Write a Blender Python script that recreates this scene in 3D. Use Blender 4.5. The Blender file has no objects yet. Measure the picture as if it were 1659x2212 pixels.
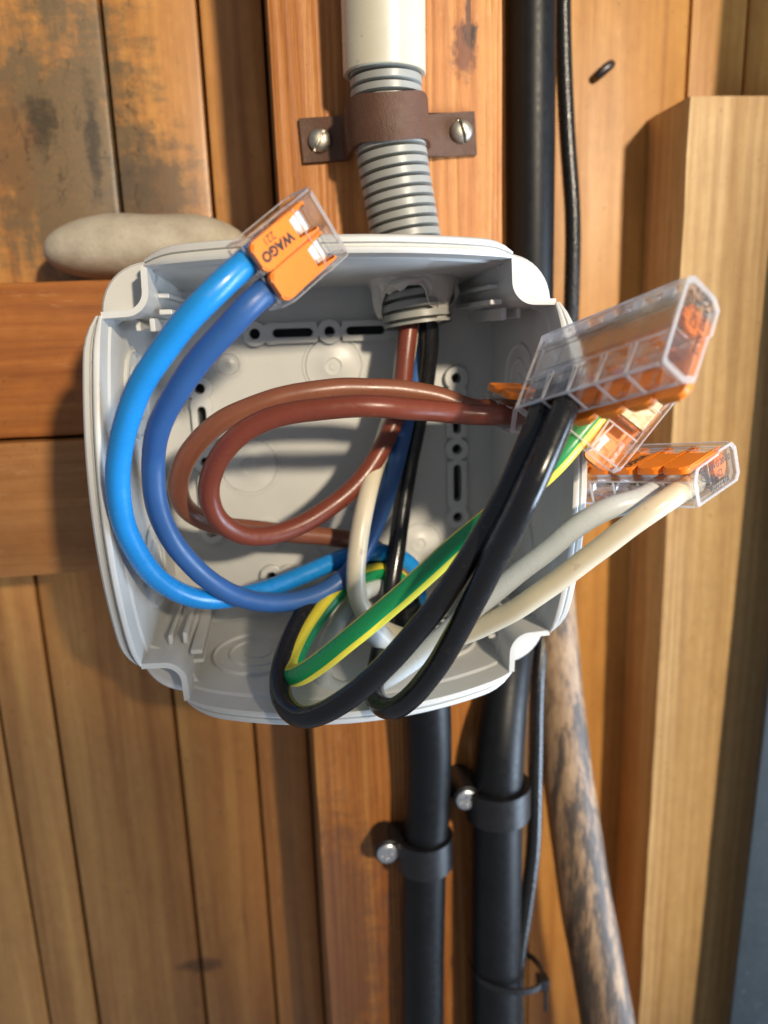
import bpy, bmesh, math, random
from mathutils import Vector, Matrix, noise as mnoise

S = 0.001                       # everything below is written in millimetres
sc = bpy.context.scene
col = sc.collection
V = Vector
R = math.radians

# ------------------------------------------------------------------ camera
FPX, CX, CY = 1662.0, 829.5, 1106.0          # survey of the photograph: focal length and centre in survey units
CAM = V((-12.87, -242.0, 37.25))
RT = V((0.99105721, -0.12948457, -0.0322391))
UP = V((0.06134224, 0.22753731, 0.97183533))
FW = V((0.11850208, 0.96512202, -0.23344536))
cd = bpy.data.cameras.new('camera')
cam = bpy.data.objects.new('camera', cd)
col.objects.link(cam)
cam.matrix_world = Matrix(((RT.x, UP.x, -FW.x, CAM.x * S), (RT.y, UP.y, -FW.y, CAM.y * S), (RT.z, UP.z, -FW.z, CAM.z * S), (0, 0, 0, 1)))
cd.sensor_fit = 'VERTICAL'; cd.sensor_height = 34.6; cd.sensor_width = 34.6; cd.lens = 26.0
cd.clip_start = 0.01; cd.clip_end = 20
cd.dof.use_dof = True; cd.dof.focus_distance = 0.186; cd.dof.aperture_fstop = 9.0
sc.camera = cam

# ------------------------------------------------------------------ world and lamps
w = bpy.data.worlds.new('World'); sc.world = w; w.use_nodes = True
bg = w.node_tree.nodes['Background']; bg.inputs[0].default_value = (0.76, 0.82, 0.95, 1); bg.inputs[1].default_value = 0.29

def lamp(name, kind, loc, target, energy, color, **kw):
    l = bpy.data.lights.new(name, kind); l.energy = energy; l.color = color
    for k, v in kw.items(): setattr(l, k, v)
    o = bpy.data.objects.new(name, l); col.objects.link(o)
    o.location = V(loc) * S
    o.rotation_euler = (V(target) - V(loc)).to_track_quat('-Z', 'Y').to_euler()
    return o
# warm bulb high on the right behind the photographer, daylight from the open door lower on the right
BULB, WARM = (500, -1300, 500), (1.0, 0.85, 0.64)
lamp('warm_bulb', 'SPOT', BULB, (10, 0, 125), 106.0, WARM, shadow_soft_size=0.046, spot_size=R(15.6), spot_blend=0.55)
lamp('warm_bulb', 'SPOT', BULB, (125, 0, -120), 88.0, WARM, shadow_soft_size=0.046, spot_size=R(13.0), spot_blend=0.75)  # added second beam for the lower right; cone gap replaces the photographer's shadow
lamp('door_daylight', 'AREA', (960, -400, -330), (0, 0, -10), 25.0, (0.66, 0.81, 1.0), shape='RECTANGLE', size=0.5, size_y=0.75)

sc.view_settings.view_transform = 'Standard'; sc.view_settings.look = 'None'
sc.view_settings.exposure = 0.0; sc.view_settings.gamma = 1.0
sc.view_settings.use_curve_mapping = False
sc.cycles.max_bounces = 14; sc.cycles.transparent_max_bounces = 40; sc.cycles.transmission_bounces = 12
sc.cycles.use_denoising = True

# ------------------------------------------------------------------ helpers
def at(x, y, Y):
    """point of the plane at depth Y (mm) that was surveyed at (x, y)"""
    d = RT * ((x - CX) / FPX) - UP * ((y - CY) / FPX) + FW
    return CAM + d * ((Y - CAM.y) / d.y)

def tag(o, label=None, cat=None, group=None, kind=None):
    if label: o['label'] = label
    if cat: o['category'] = cat
    if group: o['group'] = group
    if kind: o['kind'] = kind
    return o

def empty(name, loc=(0, 0, 0), parent=None):
    o = bpy.data.objects.new(name, None); o.empty_display_size = 0.005
    col.objects.link(o); o.location = V(loc) * S
    if parent: o.parent = parent
    return o

def link(name, me, mat, parent=None, smooth=True, auto=35):
    if mat is not None:
        for m in (mat if isinstance(mat, (list, tuple)) else [mat]): me.materials.append(m)
    o = bpy.data.objects.new(name, me); col.objects.link(o)
    if parent: o.parent = parent
    if smooth:
        me.polygons.foreach_set('use_smooth', [True] * len(me.polygons))
        try: me.set_sharp_from_angle(angle=R(auto))
        except Exception: pass
    me.update()
    return o

def from_bm(name, bm, mat, parent=None, smooth=True, auto=35, mtx=None, scale=True):
    if mtx is not None: bmesh.ops.transform(bm, matrix=mtx, verts=bm.verts)
    if scale: bmesh.ops.scale(bm, vec=(S, S, S), verts=bm.verts)
    bmesh.ops.recalc_face_normals(bm, faces=bm.faces)
    me = bpy.data.meshes.new(name); bm.to_mesh(me); bm.free()
    return link(name, me, mat, parent, smooth, auto)

def add_box(bm, lo, hi, bevel=0.0, seg=2, mtx=None):
    lo, hi = V(lo), V(hi)
    r = bmesh.ops.create_cube(bm, size=1.0)
    vs = r['verts']
    for v in vs:
        v.co = V((lo.x + (v.co.x + .5) * (hi.x - lo.x), lo.y + (v.co.y + .5) * (hi.y - lo.y), lo.z + (v.co.z + .5) * (hi.z - lo.z)))
    if bevel > 0:
        es = list({e for v in vs for e in v.link_edges})
        rr = bmesh.ops.bevel(bm, geom=vs + es, offset=bevel, segments=seg, profile=0.6, affect='EDGES')
        vs = list({v for f in rr['faces'] for v in f.verts})
    if mtx is not None: bmesh.ops.transform(bm, matrix=mtx, verts=vs)
    return vs

def add_prism(bm, poly, axis, a, b):
    """extrude polygon (2-D points) along axis from a to b; axis 'x': (y,z), 'y': (x,z), 'z': (x,y)"""
    def P(p, t):
        return V((t, p[0], p[1])) if axis == 'x' else V((p[0], t, p[1])) if axis == 'y' else V((p[0], p[1], t))
    A = [bm.verts.new(P(p, a)) for p in poly]; B = [bm.verts.new(P(p, b)) for p in poly]
    n = len(poly)
    bm.faces.new(A); bm.faces.new(B[::-1])
    for i in range(n): bm.faces.new((A[i], B[i], B[(i + 1) % n], A[(i + 1) % n]))
    return A + B

def catmull(pts, step=1.2):
    P = [V(p) for p in pts]
    P = [P[0] * 2 - P[1]] + P + [P[-1] * 2 - P[-2]]
    out = []
    for i in range(1, len(P) - 2):
        p0, p1, p2, p3 = P[i - 1:i + 3]
        # centripetal parametrisation keeps loops round
        t0 = 0; t1 = t0 + max((p1 - p0).length, 1e-3) ** .5; t2 = t1 + max((p2 - p1).length, 1e-3) ** .5; t3 = t2 + max((p3 - p2).length, 1e-3) ** .5
        n = max(2, int((p2 - p1).length / step))
        for k in range(n):
            t = t1 + (t2 - t1) * k / n
            A1 = p0 * ((t1 - t) / (t1 - t0)) + p1 * ((t - t0) / (t1 - t0))
            A2 = p1 * ((t2 - t) / (t2 - t1)) + p2 * ((t - t1) / (t2 - t1))
            A3 = p2 * ((t3 - t) / (t3 - t2)) + p3 * ((t - t2) / (t3 - t2))
            B1 = A1 * ((t2 - t) / (t2 - t0)) + A2 * ((t - t0) / (t2 - t0))
            B2 = A2 * ((t3 - t) / (t3 - t1)) + A3 * ((t - t1) / (t3 - t1))
            out.append(B1 * ((t2 - t) / (t2 - t1)) + B2 * ((t - t1) / (t2 - t1)))
    out.append(P[-2])
    # light smoothing
    for _ in range(6):
        out = [out[0]] + [(out[i - 1] + out[i] * 2 + out[i + 1]) / 4 for i in range(1, len(out) - 1)] + [out[-1]]
    return out

def tube_bm(path, rad, segs=24, closed_ends=True, stripe=None, start_up=None):
    """sweep a circle; rad: number or function of arc length; stripe(angle 0..1, s) -> material index"""
    bm = bmesh.new()
    n = len(path); s = 0; rings = []
    T = [(path[min(i + 1, n - 1)] - path[max(i - 1, 0)]).normalized() for i in range(n)]
    N = (start_up or V((0.1, -1, 0.2))); N = (N - T[0] * N.dot(T[0])).normalized()
    L = [0]
    for i in range(1, n): L.append(L[-1] + (path[i] - path[i - 1]).length)
    for i in range(n):
        N = (N - T[i] * N.dot(T[i])).normalized(); B = T[i].cross(N)
        r = rad(L[i], L[-1]) if callable(rad) else rad
        rings.append([bm.verts.new(path[i] + (N * math.cos(2 * math.pi * k / segs) + B * math.sin(2 * math.pi * k / segs)) * r) for k in range(segs)])
    for i in range(n - 1):
        for k in range(segs):
            f = bm.faces.new((rings[i][k], rings[i][(k + 1) % segs], rings[i + 1][(k + 1) % segs], rings[i + 1][k]))
            if stripe: f.material_index = stripe((k + .5) / segs, L[i])
    if closed_ends:
        bm.faces.new(rings[0][::-1]); bm.faces.new(rings[-1])
    return bm

def add_lathe(bm, prof, segs=28, mtx=None, close=True):
    """prof: (radius, height) pairs turned round local z"""
    rings = []; vs = []
    for r, h in prof:
        if r < 1e-6: ring = [bm.verts.new((0, 0, h))]
        else: ring = [bm.verts.new((r * math.cos(2 * math.pi * k / segs), r * math.sin(2 * math.pi * k / segs), h)) for k in range(segs)]
        rings.append(ring); vs += ring
    for a, b in zip(rings, rings[1:]):
        for k in range(segs):
            q = [a[k % len(a)], a[(k + 1) % len(a)], b[(k + 1) % len(b)], b[k % len(b)]]
            q = [v for i, v in enumerate(q) if v not in q[:i]]
            if len(q) >= 3: bm.faces.new(q)
    if mtx is not None: bmesh.ops.transform(bm, matrix=mtx, verts=vs)
    return vs

def frame(o, x, y, z=None):
    x = V(x).normalized(); y = V(y); y = (y - x * x.dot(y)).normalized(); z = x.cross(y)
    o = V(o)
    return Matrix(((x.x, y.x, z.x, o.x), (x.y, y.y, z.y, o.y), (x.z, y.z, z.z, o.z), (0, 0, 0, 1)))

def smm(M):
    M = M.copy(); M.translation = M.translation * S; return M

# ------------------------------------------------------------------ materials
def new_mat(name):
    m = bpy.data.materials.new(name); m.use_nodes = True
    nt = m.node_tree; nt.nodes.clear()
    return m, nt, nt.nodes, nt.links

class NB:
    def __init__(s, name):
        s.m, s.nt, s.n, s.l = new_mat(name)
        s.out = s.n.new('ShaderNodeOutputMaterial')
        s.tc = s.n.new('ShaderNodeTexCoord')
    def put(s, sock, v):
        if hasattr(v, 'is_output') or isinstance(v, bpy.types.NodeSocket): s.l.new(v, sock)
        else: sock.default_value = v
    def mapped(s, scale=(1, 1, 1), loc=(0, 0, 0), rot=(0, 0, 0), vec=None):
        k = s.n.new('ShaderNodeMapping'); s.l.new(vec or s.tc.outputs['Object'], k.inputs['Vector'])
        k.inputs['Scale'].default_value = [q * 1000 for q in scale] if vec is None else scale
        k.inputs['Location'].default_value = loc; k.inputs['Rotation'].default_value = rot
        return k.outputs[0]
    def noise(s, vec, scale, detail=3, rough=.55, dist=0):
        k = s.n.new('ShaderNodeTexNoise'); s.l.new(vec, k.inputs['Vector'])
        k.inputs['Scale'].default_value = scale; k.inputs['Detail'].default_value = detail
        k.inputs['Roughness'].default_value = rough; k.inputs['Distortion'].default_value = dist
        return k.outputs[0]
    def wave(s, vec, scale, dist=4, detail=2, dscale=1, axis='X'):
        k = s.n.new('ShaderNodeTexWave'); s.l.new(vec, k.inputs['Vector']); k.bands_direction = axis
        k.inputs['Scale'].default_value = scale; k.inputs['Distortion'].default_value = dist
        k.inputs['Detail'].default_value = detail; k.inputs['Detail Scale'].default_value = dscale
        return k.outputs['Fac']
    def ramp(s, fac, stops, interp='LINEAR'):
        k = s.n.new('ShaderNodeValToRGB'); s.put(k.inputs[0], fac); k.color_ramp.interpolation = interp
        e = k.color_ramp.elements
        while len(e) < len(stops): e.new(.5)
        for q, (p, c) in zip(e, stops):
            q.position = p; q.color = (*c, 1) if len(c) == 3 else c
        return k.outputs[0]
    def rng(s, v, a, b, c=0.0, d=1.0):
        k = s.n.new('ShaderNodeMapRange'); s.put(k.inputs[0], v)
        for i, q in enumerate((a, b, c, d)): k.inputs[i + 1].default_value = q
        return k.outputs[0]
    def math(s, op, a, b=0.0):
        k = s.n.new('ShaderNodeMath'); k.operation = op; s.put(k.inputs[0], a); s.put(k.inputs[1], b); return k.outputs[0]
    def mix(s, fac, a, b, blend='MIX'):
        k = s.n.new('ShaderNodeMix'); k.data_type = 'RGBA'; k.blend_type = blend
        s.put(k.inputs[0], fac)
        s.put(k.inputs[6], (*a, 1) if isinstance(a, tuple) and len(a) == 3 else a)
        s.put(k.inputs[7], (*b, 1) if isinstance(b, tuple) and len(b) == 3 else b)
        return k.outputs[2]
    def dist_to(s, p, scale=(1, 1, 1)):
        """distance in mm (after axis scaling) to point p"""
        k = s.n.new('ShaderNodeVectorMath'); k.operation = 'SUBTRACT'
        s.l.new(s.tc.outputs['Object'], k.inputs[0]); k.inputs[1].default_value = [q * S for q in p]
        m2 = s.n.new('ShaderNodeVectorMath'); m2.operation = 'MULTIPLY'; s.l.new(k.outputs[0], m2.inputs[0]); m2.inputs[1].default_value = [q * 1000 for q in scale]
        k2 = s.n.new('ShaderNodeVectorMath'); k2.operation = 'LENGTH'; s.l.new(m2.outputs[0], k2.inputs[0])
        return k2.outputs['Value']
    def bump(s, h, strength=.3, dist=.3, normal=None):
        k = s.n.new('ShaderNodeBump'); s.put(k.inputs['Height'], h); k.inputs['Strength'].default_value = strength
        k.inputs['Distance'].default_value = dist * S
        if normal: s.l.new(normal, k.inputs['Normal'])
        return k.outputs[0]
    def bsdf(s, color, rough=.5, metal=0.0, normal=None, spec=.5, **kw):
        k = s.n.new('ShaderNodeBsdfPrincipled')
        s.put(k.inputs['Base Color'], (*color, 1) if isinstance(color, tuple) and len(color) == 3 else color)
        s.put(k.inputs['Roughness'], rough); s.put(k.inputs['Metallic'], metal)
        k.inputs['Specular IOR Level'].default_value = spec
        for q, v in kw.items(): s.put(k.inputs[q.replace('_', ' ')], v)
        if normal: s.l.new(normal, k.inputs['Normal'])
        s.l.new(k.outputs[0], s.out.inputs[0])
        return s.m

def wood(name, dark, mid, light, axis='z', ring=.35, ring_dist=5, ring_amt=.35, fib=.35, rough=.5, bump=.25, seed=0, stains=(), knots=(), blotch=.25, spec=.4, streak=(0.55, 0.42, 0.3)):
    b = NB(name)
    long = .035
    st = {'z': (1, 1, long), 'x': (long, 1, 1)}[axis]
    v = b.mapped(st, (seed * 7.3, seed * 3.1, seed * 5.7))
    n1 = b.noise(v, .16, 4, .6, .6)
    c = b.ramp(n1, [(.28, dark), (.5, mid), (.74, light)])
    dv = b.n.new('ShaderNodeVectorMath'); dv.operation = 'MULTIPLY_ADD'
    lown = b.n.new('ShaderNodeTexNoise'); b.l.new(v, lown.inputs['Vector']); lown.inputs['Scale'].default_value = .045; lown.inputs['Detail'].default_value = 2
    b.l.new(lown.outputs['Color'], dv.inputs[0]); dv.inputs[1].default_value = (22, 22, 22); b.l.new(v, dv.inputs[2])
    wv = b.wave(dv.outputs[0], ring, ring_dist, 3, .9, 'X' if axis == 'z' else 'Z')
    c = b.mix(b.math('MULTIPLY', b.math('MULTIPLY', b.rng(wv, .15, .95), b.rng(b.noise(v, .10, 3), .3, .62)), ring_amt), c, b.mix(1.0, c, streak, 'MULTIPLY'))
    fine = b.noise(v, 1.5, 3, .7)
    c = b.mix(b.math('MULTIPLY', b.rng(fine, .5, .78), fib), c, b.mix(1.0, c, (.5, .38, .28), 'MULTIPLY'))
    big = b.noise(b.mapped((1, 1, .4) if axis == 'z' else (.4, 1, 1), (seed, 2, 1)), .05, 5, .65)
    c = b.mix(b.math('MULTIPLY', b.rng(big, .5, .72), blotch), c, b.mix(1.0, c, (.42, .34, .28), 'MULTIPLY'))
    spk = b.noise(b.mapped((1, 1, .6)), .55, 2, .6)
    c = b.mix(b.math('MULTIPLY', b.rng(spk, .70, .76), .5), c, b.mix(1.0, c, (.3, .22, .17), 'MULTIPLY'))
    mot = b.noise(b.mapped((1, 1, .8), (seed * 2, 4, 1)), .22, 5, .7)
    c = b.mix(b.math('MULTIPLY', b.rng(mot, .42, .68), .22), c, b.mix(1.0, c, (.62, .5, .42), 'MULTIPLY'))
    pale_fleck = b.noise(b.mapped((1, 1, .25) if axis == 'z' else (.25, 1, 1), (seed * 4, 1, 7)), .4, 4, .7)  # random paler flecks in the grain
    c = b.mix(b.math('MULTIPLY', b.rng(pale_fleck, .60, .74), .3), c, b.mix(.5, c, (.9, .62, .34)))
    chk = b.noise(b.mapped((1, 1, .012) if axis == 'z' else (.012, 1, 1), (seed * 9, 3, 2)), .55, 3, .6)
    c = b.mix(b.math('MULTIPLY', b.rng(chk, .705, .735), .75), c, (.035, .014, .006))
    oi = b.n.new('ShaderNodeObjectInfo')
    c = b.mix(b.math('MULTIPLY', oi.outputs['Random'], .3), c, b.mix(1.0, c, (.72, .62, .58), 'MULTIPLY'))
    for p, r, scl, colr, amt in stains:
        d = b.dist_to(p, scl)
        nz = b.math('ADD', b.math('MULTIPLY', b.noise(b.mapped((.45, 1, 1), (p[0], 0, 0)), .17, 8, .74, .1), .55), b.math('MULTIPLY', b.noise(b.mapped((1, 1, .3), (p[2], 5, 0)), .20, 8, .74), .45))
        k = b.math('ADD', b.math('DIVIDE', d, r), b.math('MULTIPLY', b.math('SUBTRACT', nz, .5), 3.2))
        m = b.math('MULTIPLY', b.rng(k, 1.05, .55), b.rng(b.noise(b.mapped(), 1.1, 4, .7), .25, .5, .72, 1.0))
        c = b.mix(b.math('MULTIPLY', m, amt), c, colr)
    if stains and axis == 'z' and len(stains) > 2:
        vein = b.noise(b.mapped((1, 1, .55), (2, 8, 4)), .10, 6, .65, .5)
        d = b.dist_to(stains[0][0], (1, 1, .6))
        vm = b.math('MULTIPLY', b.rng(b.math('ABSOLUTE', b.math('SUBTRACT', vein, .5)), .022, .002), b.rng(d, 34, 22))
        c = b.mix(b.math('MULTIPLY', b.math('MULTIPLY', vm, b.rng(b.noise(b.mapped((1, 1, .5)), .16, 3), .46, .6)), .7), c, (.03, .02, .012))
    for p, r, scl, colr in knots:
        d = b.dist_to(p, scl)
        nz = b.noise(b.mapped((1, 1, .7)), .6, 3)
        k = b.math('ADD', b.math('DIVIDE', d, r), b.math('MULTIPLY', b.math('SUBTRACT', nz, .5), 1.6))
        c = b.mix(b.rng(k, 1.1, .55), c, colr)
    h = b.math('ADD', b.math('MULTIPLY', wv, .55), b.math('MULTIPLY', fine, .7))
    rg = b.rng(n1, .2, .8, rough + .1, rough - .08)
    return b.bsdf(c, rg, 0, b.bump(h, bump, .5), spec)

def plastic(name, color, rough=.35, var=.06, spec=.5, dirt=0, dirtcol=(.2, .12, .05), bump=0.0, sss=0):
    b = NB(name)
    n = b.noise(b.mapped(), .09, 4, .6)
    c = b.mix(b.rng(n, .3, .7), tuple(q * (1 - var) for q in color), tuple(min(1, q * (1 + var)) for q in color))
    if dirt:
        d = b.noise(b.mapped((1, 1, 1), (5, 9, 2)), .35, 6, .7)
        c = b.mix(b.math('MULTIPLY', b.rng(d, .62, .72), dirt), c, dirtcol)
    r2 = b.noise(b.mapped(), .5, 4, .6)
    nm = None
    if bump: nm = b.bump(b.noise(b.mapped(), 1.6, 3), bump, .2)
    kw = {}
    return b.bsdf(c, b.rng(r2, .3, .7, rough - .06, rough + .1), 0, nm, spec, **kw)

def clear_plastic(name, tint=(1.0, .998, .999), body=.003, haze=(.85, .84, .85), ior=1.36, gk=.5):
    b = NB(name)
    tr = b.n.new('ShaderNodeBsdfTransparent'); tr.inputs[0].default_value = (*tint, 1)
    nz = b.noise(b.mapped(), .5, 3)
    nm = b.bump(nz, .06, .5)
    gl = b.n.new('ShaderNodeBsdfGlossy'); gl.inputs['Roughness'].default_value = .06; gl.inputs['Color'].default_value = (1, 1, 1, 1)
    b.l.new(nm, gl.inputs['Normal'])
    df = b.n.new('ShaderNodeBsdfTranslucent'); df.inputs[0].default_value = (*haze, 1)
    d2 = b.n.new('ShaderNodeBsdfDiffuse'); d2.inputs[0].default_value = (*haze, 1)
    m0 = b.n.new('ShaderNodeMixShader'); m0.inputs[0].default_value = .5
    b.l.new(df.outputs[0], m0.inputs[1]); b.l.new(d2.outputs[0], m0.inputs[2])
    m1 = b.n.new('ShaderNodeMixShader'); m1.inputs[0].default_value = body
    b.l.new(tr.outputs[0], m1.inputs[1]); b.l.new(m0.outputs[0], m1.inputs[2])
    fr = b.n.new('ShaderNodeFresnel'); fr.inputs['IOR'].default_value = ior; b.l.new(nm, fr.inputs['Normal'])
    m2 = b.n.new('ShaderNodeMixShader')
    b.l.new(b.math('MULTIPLY', fr.outputs[0], gk), m2.inputs[0])
    b.l.new(m1.outputs[0], m2.inputs[1]); b.l.new(gl.outputs[0], m2.inputs[2])
    b.l.new(m2.outputs[0], b.out.inputs[0])
    return b.m

def metal(name, color, rough=.3, rust=0, rustcol=(.12, .05, .02)):
    b = NB(name)
    n = b.noise(b.mapped(), .8, 5, .7)
    c = b.mix(b.math('MULTIPLY', b.rng(n, .5, .68), rust), color, rustcol)
    return b.bsdf(c, b.rng(n, .3, .7, rough, rough + .25), b.rng(n, .5, .75, 1.0, 1.0 - rust), b.bump(n, .15, .2))

GREY_STAIN = (.115, .088, .052)
stain_c1 = at(150, 330, 44); stain_c2 = at(335, 440, 44); stain_c3 = at(80, 190, 44)
M = {}
M['board_l'] = wood('varnished_pine_board', (.37, .155, .043), (.52, .245, .072), (.64, .335, .10), ring=.013, ring_dist=9, ring_amt=.35, fib=.22, rough=.40, bump=.10, seed=1,
    stains=[(stain_c1, 33, (1, 1, .55), (.14, .105, .058), .92), (stain_c2, 19, (1, 1, .75), (.11, .08, .055), .85), (stain_c1 + V((8, 0, 6)), 7, (2.2, 1, .35), (.03, .022, .014), .85), (stain_c1 + V((-9, 0, 9)), 6, (1, 1, .6), (.035, .026, .016), .8), (at(20, 330, 44), 9, (1, 1, .4), (.20, .10, .04), .7), (at(440, 2088, 44), 6, (.55, 1, 1.3), (.10, .045, .024), .7)])
M['board_r'] = wood('plain_pine_board', (.44, .19, .040), (.60, .295, .072), (.68, .36, .10), ring=.012, ring_dist=8, ring_amt=.25, fib=.2, rough=.42, bump=.12, seed=4, blotch=.3)
M['post'] = wood('rough_sawn_post', (.34, .115, .024), (.49, .19, .043), (.58, .265, .07), ring=.12, ring_dist=4.5, ring_amt=.42, fib=.5, rough=.5, bump=.6, seed=2,
    knots=[(at(1003, 105, 0), 4.2, (1, 1, .5), (.16, .05, .018)), (at(1016, 72, 0), 2.4, (1, 1, .6), (.03, .010, .005)), (at(1012, 20, 0), 3.4, (3.2, 1, .3), (.10, .03, .012))],
    stains=[(at(720, 2050, 0), 24, (1, 1, .35), (.11, .06, .045), .6)])
M['rail_a'] = wood('red_pine_rail', (.26, .082, .016), (.41, .145, .030), (.48, .20, .048), axis='x', ring=.03, ring_dist=11, ring_amt=.55, fib=.4, rough=.42, bump=.3, seed=3, blotch=.5)
M['rail_b'] = wood('brown_pine_rail', (.30, .12, .032), (.41, .185, .058), (.48, .24, .085), axis='x', ring=.022, ring_dist=10, ring_amt=.4, fib=.25, rough=.42, bump=.2, seed=6)
M['pale'] = wood('pale_planed_timber', (.50, .31, .125), (.62, .41, .175), (.70, .49, .23), ring=.075, ring_dist=4.0, ring_amt=.42, fib=.35, rough=.5, bump=.3, seed=5, blotch=.16)
M['pale_side'] = M['pale']
b_ = NB('weathered_pole')
v_ = b_.mapped((1, 1, .13), (3, 0, 8), (0, R(-9), 0)); p_ = b_.rng(b_.noise(v_, .20, 8, .72, .1), .28, .72)
zz = b_.n.new('ShaderNodeSeparateXYZ'); b_.l.new(b_.tc.outputs['Object'], zz.inputs[0])
lowz = b_.rng(zz.outputs[2], -.075, -.15, -.12, .045)  # pattern turns darker towards the lower end
pp = b_.math('ADD', b_.math('ADD', p_, lowz), .05)
c_ = b_.ramp(pp, [(.26, (.38, .25, .14)), (.50, (.27, .165, .09)), (.62, (.095, .066, .046)), (.85, (.045, .035, .028))])
fib_ = b_.noise(b_.mapped((1, 1, .03)), 1.3, 3)
c_ = b_.mix(b_.math('MULTIPLY', b_.rng(fib_, .45, .75), .4), c_, (.06, .045, .035))
M['pole'] = b_.bsdf(c_, .6, 0, b_.bump(fib_, .4, .5))
M['pvc_white'] = plastic('cream_pvc_pipe', (.56, .52, .40), .28, .04, dirt=.35, dirtcol=(.08, .05, .07))
M['conduit'] = plastic('grey_flexible_conduit', (.29, .29, .265), .38, .08, dirt=.12)
M['black_pipe'] = plastic('black_pipe_plastic', (.006, .0065, .0075), .40, .2, spec=.24)
M['black_clip'] = plastic('black_clip_plastic', (.008, .008, .009), .40, .2)
M['cable_black'] = plastic('black_cable_sheath', (.012, .012, .013), .22, .1, bump=.6)
M['box'] = plastic('light_grey_box_plastic', (.56, .56, .54), .36, .03, dirt=.16, dirtcol=(.2, .18, .15))
M['box_floor'] = plastic('light_grey_box_floor', (.52, .52, .495), .46, .04, dirt=.22, dirtcol=(.25, .22, .18), bump=.1)
M['w_lblue'] = plastic('light_blue_insulation', (.012, .24, .64), .27, .05, dirt=.10, dirtcol=(.35, .33, .30))
M['w_dblue'] = plastic('dark_blue_insulation', (.030, .105, .30), .36, .06, dirt=.10, dirtcol=(.35, .33, .30))
M['w_brown'] = plastic('brown_insulation', (.205, .070, .036), .32, .06, dirt=.10, dirtcol=(.35, .33, .30))
M['w_red'] = plastic('reddish_brown_insulation', (.17, .038, .020), .32, .08, dirt=.10, dirtcol=(.35, .33, .30))
M['w_black'] = plastic('black_insulation', (.010, .010, .011), .21, .1, dirt=.10, dirtcol=(.35, .33, .30))
M['w_black_old'] = plastic('old_black_insulation', (.012, .013, .016), .30, .2, dirt=.3, dirtcol=(.1, .1, .1), bump=.5)
M['w_green'] = plastic('green_insulation', (.010, .27, .085), .30, .05, dirt=.10, dirtcol=(.35, .33, .30))
M['w_yellow'] = plastic('yellow_stripe', (.74, .62, .05), .30, .05)
M['w_grey'] = plastic('grey_white_insulation', (.50, .54, .56), .28, .03)
M['w_cream'] = plastic('cream_insulation', (.60, .53, .39), .32, .05, dirt=.45, dirtcol=(.22, .09, .03))
M['w_old_cream'] = plastic('dirty_cream_insulation', (.52, .41, .26), .40, .1, dirt=.5, dirtcol=(.25, .15, .08), bump=.2)
M['clear'] = clear_plastic('clear_housing_plastic')
M['clear_edge'] = clear_plastic('clear_housing_edge', (1, .995, 1), .36, (.97, .96, .98), 1.5, .8)  # whitish body colour stands in for light gathered in the edges
M['clear_facet'] = clear_plastic('clear_housing_facet', (.99, .99, .99), .5, (.97, .96, .98), 1.5, .8)  # half-opaque white stands in for glints on the moulded facets
M['orange'] = plastic('orange_lever_plastic', (.82, .215, .012), .38, .03)
M['steel'] = metal('spring_steel', (.85, .83, .80), .36)
M['copper'] = metal('tinned_copper_bar', (.50, .40, .28), .5)
M['print'] = plastic('black_print', (.018, .014, .012), .5, 0)
M['rust'] = plastic('brown_painted_saddle', (.088, .038, .020), .62, .22, dirt=.4, dirtcol=(.17, .085, .05), bump=.8)
M['screw'] = metal('dull_screw', (.42, .40, .34), .34, .5)
M['dark_steel'] = metal('blackened_steel', (.10, .10, .11), .3, .3)
M['zinc'] = metal('bright_zinc_screw', (.80, .80, .80), .16, .1)
M['stone'] = None
b_ = NB('beach_pebble')
n_ = b_.noise(b_.mapped(), .12, 6, .65); n2_ = b_.noise(b_.mapped(), .9, 4, .7)
c_ = b_.ramp(n_, [(.3, (.36, .31, .24)), (.55, (.46, .41, .32)), (.75, (.53, .48, .39))])
c_ = b_.mix(b_.math('MULTIPLY', b_.rng(n2_, .5, .75), .35), c_, (.26, .21, .15))
M['stone'] = b_.bsdf(c_, .72, 0, b_.bump(b_.math('ADD', n_, b_.math('MULTIPLY', n2_, .4)), .35, .8))
M['sheet'] = plastic('blue_grey_sheet_paint', (.020, .030, .037), .5, .15, dirt=.3, dirtcol=(.35, .36, .36))
M['membrane'] = plastic('torn_white_membrane', (.60, .57, .52), .6, .12, dirt=.5, dirtcol=(.14, .12, .12), bump=1.0)
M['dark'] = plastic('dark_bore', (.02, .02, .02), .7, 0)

# ------------------------------------------------------------------ the setting: plank wall
wall = tag(empty('wall', (0, 45, 0)), kind='structure')
wall.location = (0, 0, 0)
tag(wall, 'orange varnished pine plank wall behind the post and box', None)

def xw(px, Y): return at(px, 600, Y).x + 0
def plank(px0, px1, mat, gap=.9, z0=-330, z1=200, y=45, bev=1.6):
    # board edges were surveyed along the top of the picture
    x0, x1 = at(px0, 0, y).x + gap / 2, at(px1, 0, y).x - gap / 2
    bm = bmesh.new(); add_box(bm, (x0, y, z0), (x1, y + 14, z1), bev, 2)
    return from_bm('plank', bm, mat, wall)
edges = [(-640, .6), (-420, .6), (-256, .8), (-108, 1.8), (215, .9), (425, .9), (568, 1.2)]
for (a, g), (b, g2) in zip(edges, edges[1:]): plank(a, b, M['board_l'], (g + g2) / 2)
plank(568, 900, M['board_l'], .6)
plank(900, 1168, M['board_r'], .6)
for a, b in ((1168, 1494), (1494, 1619), (1619, 1800), (1800, 2100)): plank(a, b, M['board_r'], 1.0, bev=.9)
# dark battens close the wall behind the joints
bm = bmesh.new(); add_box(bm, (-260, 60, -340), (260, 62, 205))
from_bm('backing_paper', bm, M['dark'], wall)

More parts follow.
